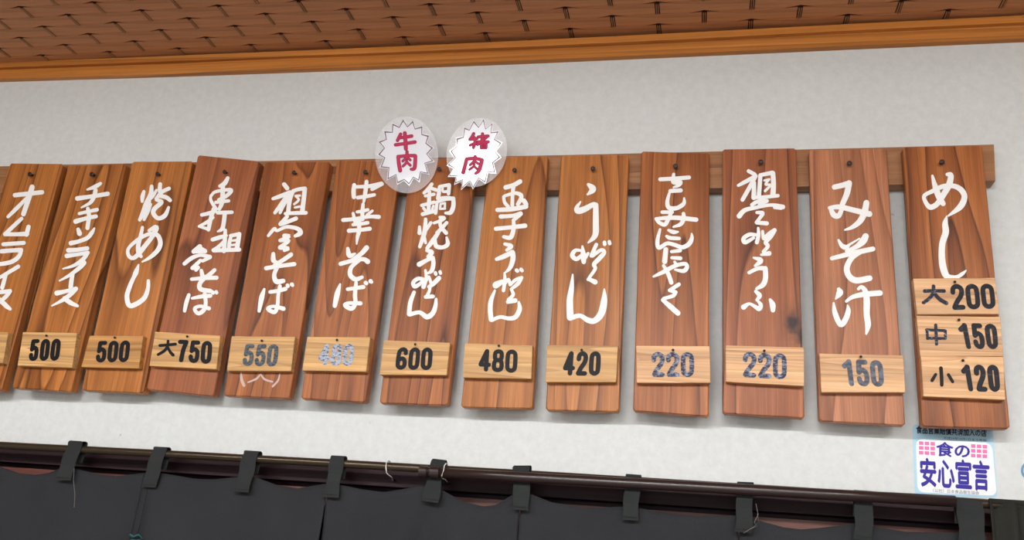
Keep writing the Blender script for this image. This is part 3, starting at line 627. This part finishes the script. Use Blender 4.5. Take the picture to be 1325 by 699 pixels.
# ------------------------------------------------------------------ curtain rods
TR = -0.100; KR = -0.122
def rodpts(pp, yp): return [U(x, y, yp) for x, y in pp]
brass = mat('olive_brown_metal', (0.075, 0.055, 0.035), 0.25, 0.6)
brown = mat('dark_brown_plastic', (0.026, 0.014, 0.013), 0.3)
pts = rodpts([(-120,570.5),(0,576.5),(220,588),(446,600.5),(672,613.5),(960,631.5),(1236,649.5),(1400,660)], TR)
mb = MB(); mb.tube(pts, 0.0082, 14); rod1 = mb.build('curtain_rod', brass, smooth=True, loc=pts[3]); tag(rod1, 'thin olive-brown metal rod running the full width above the curtain', 'rod')
t = tag(empty('extension_rod', U(900, 628, KR)), 'thicker dark brown rod in front of the curtain tabs, right of the white hooks', 'rod')
pts = rodpts([(546,610.5),(672,617.5),(880,629),(1060,639.3),(1236,649)], KR)
mb = MB(); mb.tube(pts, 0.0098, 16); mb.build('tube', brown, t, smooth=True)
a, b_ = pts[0], (pts[1]-pts[0]).normalized()
mb = MB(); mb.tube([a-b_*0.004, a+b_*0.010, a+b_*0.012, a+b_*0.016, a+b_*0.018, a+b_*0.036], [0.0112,0.0112,0.0098,0.0098,0.0112,0.0112], 16); mb.build('collar', brown, t, smooth=False)
hookm = mat('white_wire', (0.85, 0.84, 0.78), 0.35)
for i, (pp, lb) in enumerate((([(500,599),(499.5,606),(500,612),(503,615),(507,618),(508,621)], 'small white wire hook holding the thin rod, the left one'),
               ([(575,603),(574,609),(571.5,615),(572,619),(576,621),(579,624)], 'small white wire hook around the collar of the thick rod'))):
    yy = KR-0.013 if i else TR-0.0105
    W_ = [U(x, y, yy + (0.0 if j < 3 else (j-2)*(0.022 if i else 0.016))) for j, (x, y) in enumerate(pp)]
    t = tag(empty('rod_hook', W_[2]), lb, 'hook', 'white rod hooks')
    back = [Vector((W_[0].x, yy+0.010, W_[0].z+0.006)), Vector((W_[0].x, yy+0.020, W_[0].z+0.004))]
    mb = MB(); mb.tube(back[::-1]+W_, 0.0011, 8); mb.build('wire', hookm, t, smooth=True)
    e = W_[-1]; mb = MB(); mb.tube([e, Vector((e.x, -0.044, e.z))], 0.0022, 8); mb.build('screw', M_NAIL, t)

# ------------------------------------------------------------------ split curtain (noren)
def cloth(name, col, seed):
    m = mat(name, col, 0.9, 0, 0.15); tc = N(m, 'ShaderNodeTexCoord').outputs['Object']
    n = noise_(m, tc, 9, 3); f = noise_(m, mapping(m, tc, (1,1,1)), 700, 3, 0.7)
    c = mixc(m, n, tuple(x*0.82 for x in col), tuple(x*1.2 for x in col))
    c = mixc(m, 0.6, c, ramp(m, f, [(0.3, (0.7,)*3), (0.7, (1.3,)*3)]).outputs[0], 'MULTIPLY')
    L(m, c, m.node_tree.nodes['Principled BSDF'].inputs['Base Color']); bump(m, f, 0.3, 0.0006); return m
cl_m = cloth('charcoal_cotton', (0.028, 0.0285, 0.032), 1); tab_m = cloth('charcoal_cotton_tab', (0.028, 0.031, 0.031), 2)
cl2_m = cloth('dark_greenish_cotton', (0.024, 0.024, 0.020), 3)
CY = -0.098
top = [px('K4', *p) for p in ((-180,150),(-60,140),(0,162),(80,190),(140,195),(190,188),(235,170),(300,172),(380,192),(450,200),(560,187),(640,190),(760,210),(830,213),(925,203),(1000,205),(1080,235),(1160,248),(1265,230))]
top += [px('K5', *p) for p in ((5,235),(80,250),(170,262),(325,238),(400,255),(480,300),(560,318),(610,312),(672,272),(745,270),(820,300),(950,325),(1105,318),(1170,325),(1280,345))]
top += [px('K6', *p) for p in ((60,352),(130,352),(215,350),(300,368),(400,395),(470,403),(560,395),(670,380),(745,392),(870,412),(1075,415),(1200,430))]
top.sort()
def topy(x):
    for (xa, ya), (xb, yb) in zip(top, top[1:]):
        if xa <= x <= xb: return ya + (yb-ya)*(x-xa)/(xb-xa+1e-9)
    return top[-1][1]
cur = tag(empty('noren_curtain', U(620, 640, CY)), 'charcoal cotton split curtain hung by ten tabs from the thin rod', 'curtain')
edges = [-55, 187.5, 425.5, 674, 956, 1277]
for i in range(5):
    xa, xb = edges[i], edges[i+1]; nx, nz = 60, 16; mb = MB(); v = []
    for a in range(nx+1):
        x = xa+0.5 + (xb-xa-1.0)*a/nx; p = U(x, topy(x), CY)
        tt = a/nx
        for k in range(nz+1):
            d = (k/nz)**1.3
            z = p.z - d*(p.z-1.22)
            amp = min(1, d*3+0.12)
            y = CY + amp*(0.008*math.sin(p.x*19+d*1.5) + 0.005*math.sin(p.x*47+d*3)) 
            if i == 2: y += 0.022*math.exp(-((tt-0.60+d*0.5)/0.04)**2)*amp - 0.016*math.exp(-((tt-0.74+d*0.4)/0.05)**2)*amp + 0.014*math.exp(-((tt-0.10+d*0.5)/0.05)**2)*amp
            v.append(Vector((p.x, min(y, -0.056), z)))
    f = [(a*(nz+1)+k, a*(nz+1)+k+1, (a+1)*(nz+1)+k+1, (a+1)*(nz+1)+k) for a in range(nx) for k in range(nz)]
    mb.add(v, f); o = mb.build('curtain_panel', cl_m, cur, smooth=True)
    sol = o.modifiers.new('thick', 'SOLIDIFY'); sol.thickness = 0.0016
TABS = [('K4',(265,68),(320,72),(278,218),(220,216)), ('K4',(595,92),(648,95),(610,245),(555,242)), ('K4',(948,107),(1006,111),(972,264),(915,260)),
        ('K4',(1287,127),(1340,130),(1320,285),(1264,282)), ('K5',(357,140),(408,146),(385,306),(320,296)), ('K5',(674,167),(740,167),(737,335),(677,331)),
        ('K5',(1113,200),(1172,204),(1160,374),(1100,370)), ('K6',(221,228),(284,231),(275,418),(212,412)), ('K6',(674,260),(744,265),(740,450),(670,440)), ('K6',(1064,290),(1166,300),(1178,470),(1076,466))]
for i, (k, *cs) in enumerate(TABS):
    q4 = [W(k, u, v, TR-0.0095) for u, v in cs]
    TL_, TR_, BR_, BL_ = q4
    mb = MB(); rows = []
    # down behind, over the rod, down in front
    for s in range(6, -1, -1):
        t_ = s/6; rows.append((TL_.lerp(BL_, t_*0.5)+Vector((0, 0.019, 0)), TR_.lerp(BR_, t_*0.5)+Vector((0, 0.019, 0))))
    for s in range(1, 6):
        a = math.pi*s/6; o_ = Vector((0, 0.0095+0.0095*math.cos(a), 0.0055*math.sin(a)))
        rows.append((TL_+o_, TR_+o_))
    for s in range(0, 11):
        t_ = s/10; wv = 0.0012*math.sin(s*1.3+i) - 0.004*t_
        rows.append((TL_.lerp(BL_, t_)+Vector((0.0012*math.sin(s*0.9+i), wv, 0)), TR_.lerp(BR_, t_)+Vector((0.0012*math.sin(s*0.8+2*i), wv*0.6-0.0016*t_, 0))))
    v = []
    for a, b2 in rows: v += [a, a.lerp(b2, 0.5), b2]
    mb.add(v, [(r*3+c_, r*3+c_+1, r*3+c_+4, r*3+c_+3) for r in range(len(rows)-1) for c_ in range(2)])
    o = mb.build('tab', tab_m, cur)
    sol = o.modifiers.new('thick', 'SOLIDIFY'); sol.thickness = 0.0018
    # stitched hem near the foot of the tab
    a, b2 = BL_.lerp(TL_, 0.07), BR_.lerp(TR_, 0.07)
    mb = MB(); n = 7
    for s in range(n):
        pa, pb = a.lerp(b2, 0.08+s*0.84/n), a.lerp(b2, 0.08+(s+0.65)*0.84/n)
        mb.tube([pa+Vector((0,-0.0062,0)), pb+Vector((0,-0.0062,0))], 0.0005, 5)
    mb.build('stitching', mat('black_thread', (0.008,0.008,0.01), 0.8) if i == 0 else bpy.data.materials['black_thread'], o)
# loose threads and the teal knot
def thread(pp, m, name, r=0.0005, lab=None):
    P_ = [U(x, y, CY-0.020-0.0005*j) for j, (x, y) in enumerate(pp)]
    mb = MB(); mb.tube(P_, r, 6); o = mb.build(name, m, cur, smooth=True)
    if lab: o['label'] = lab
thr = mat('pale_thread', (0.22, 0.20, 0.18), 0.8)
thread([(96,606),(95,622),(97,640),(96,657)], thr, 'loose_thread', lab='pale loose thread under the leftmost tab')
thread([(978,652),(981,666),(976,676),(980,681),(972,684),(966,688)], thr, 'loose_thread', lab='pale loose thread curling beside a tab')
thread([(980,665),(982,676),(974,683),(962,690)], thr, 'loose_thread')
thread([(190.5,634),(186,655),(181,678),(178,692)], bpy.data.materials['black_thread'], 'slit_thread', 0.0012)
teal = mat('teal_thread', (0.02, 0.10, 0.12), 0.7)
thread([(168,692),(173,695),(179,692),(184,697),(177,700),(170,699)], teal, 'stitched_knot', 0.0022, 'teal stitched knot at the head of a slit')

# second dark cloth at the far right
c2 = tag(empty('side_curtain', U(1300, 655, CY-0.012)), 'dark greenish folded cloth hanging at the bottom right corner', 'curtain')
mb = MB(); v = []; nx, nz = 34, 14
for a in range(nx+1):
    x = 1281 + 120*a/nx; p = U(x, 648.5+(x-1281)*0.062, CY-0.012)
    for k in range(nz+1):
        d = k/nz; z = p.z-(p.z-1.2)*d
        y = CY-0.014 + 0.006*math.sin(a*0.55+d) + (0.010*math.exp(-((a-10.5-d*1.5)/0.9)**2)) + 0.006*math.exp(-((a-1.8-d*1.0)/0.7)**2)
        v.append(Vector((p.x - 0.0*d, y, z)))
mb.add(v, [(a*(nz+1)+k, a*(nz+1)+k+1, (a+1)*(nz+1)+k+1, (a+1)*(nz+1)+k) for a in range(nx) for k in range(nz)])
o = mb.build('curtain_panel', cl2_m, c2, smooth=True); sol = o.modifiers.new('thick', 'SOLIDIFY'); sol.thickness = 0.002
mb = MB(); pa, pb = U(1281, 648.5, CY-0.012), U(1401, 656, CY-0.012)
mb.tube([pa+Vector((0,0.004,0.0)), pb+Vector((0,0.004,0.0))], 0.005, 10); mb.build('top_hem', cl2_m, c2, smooth=True)
print('strips', cnt)
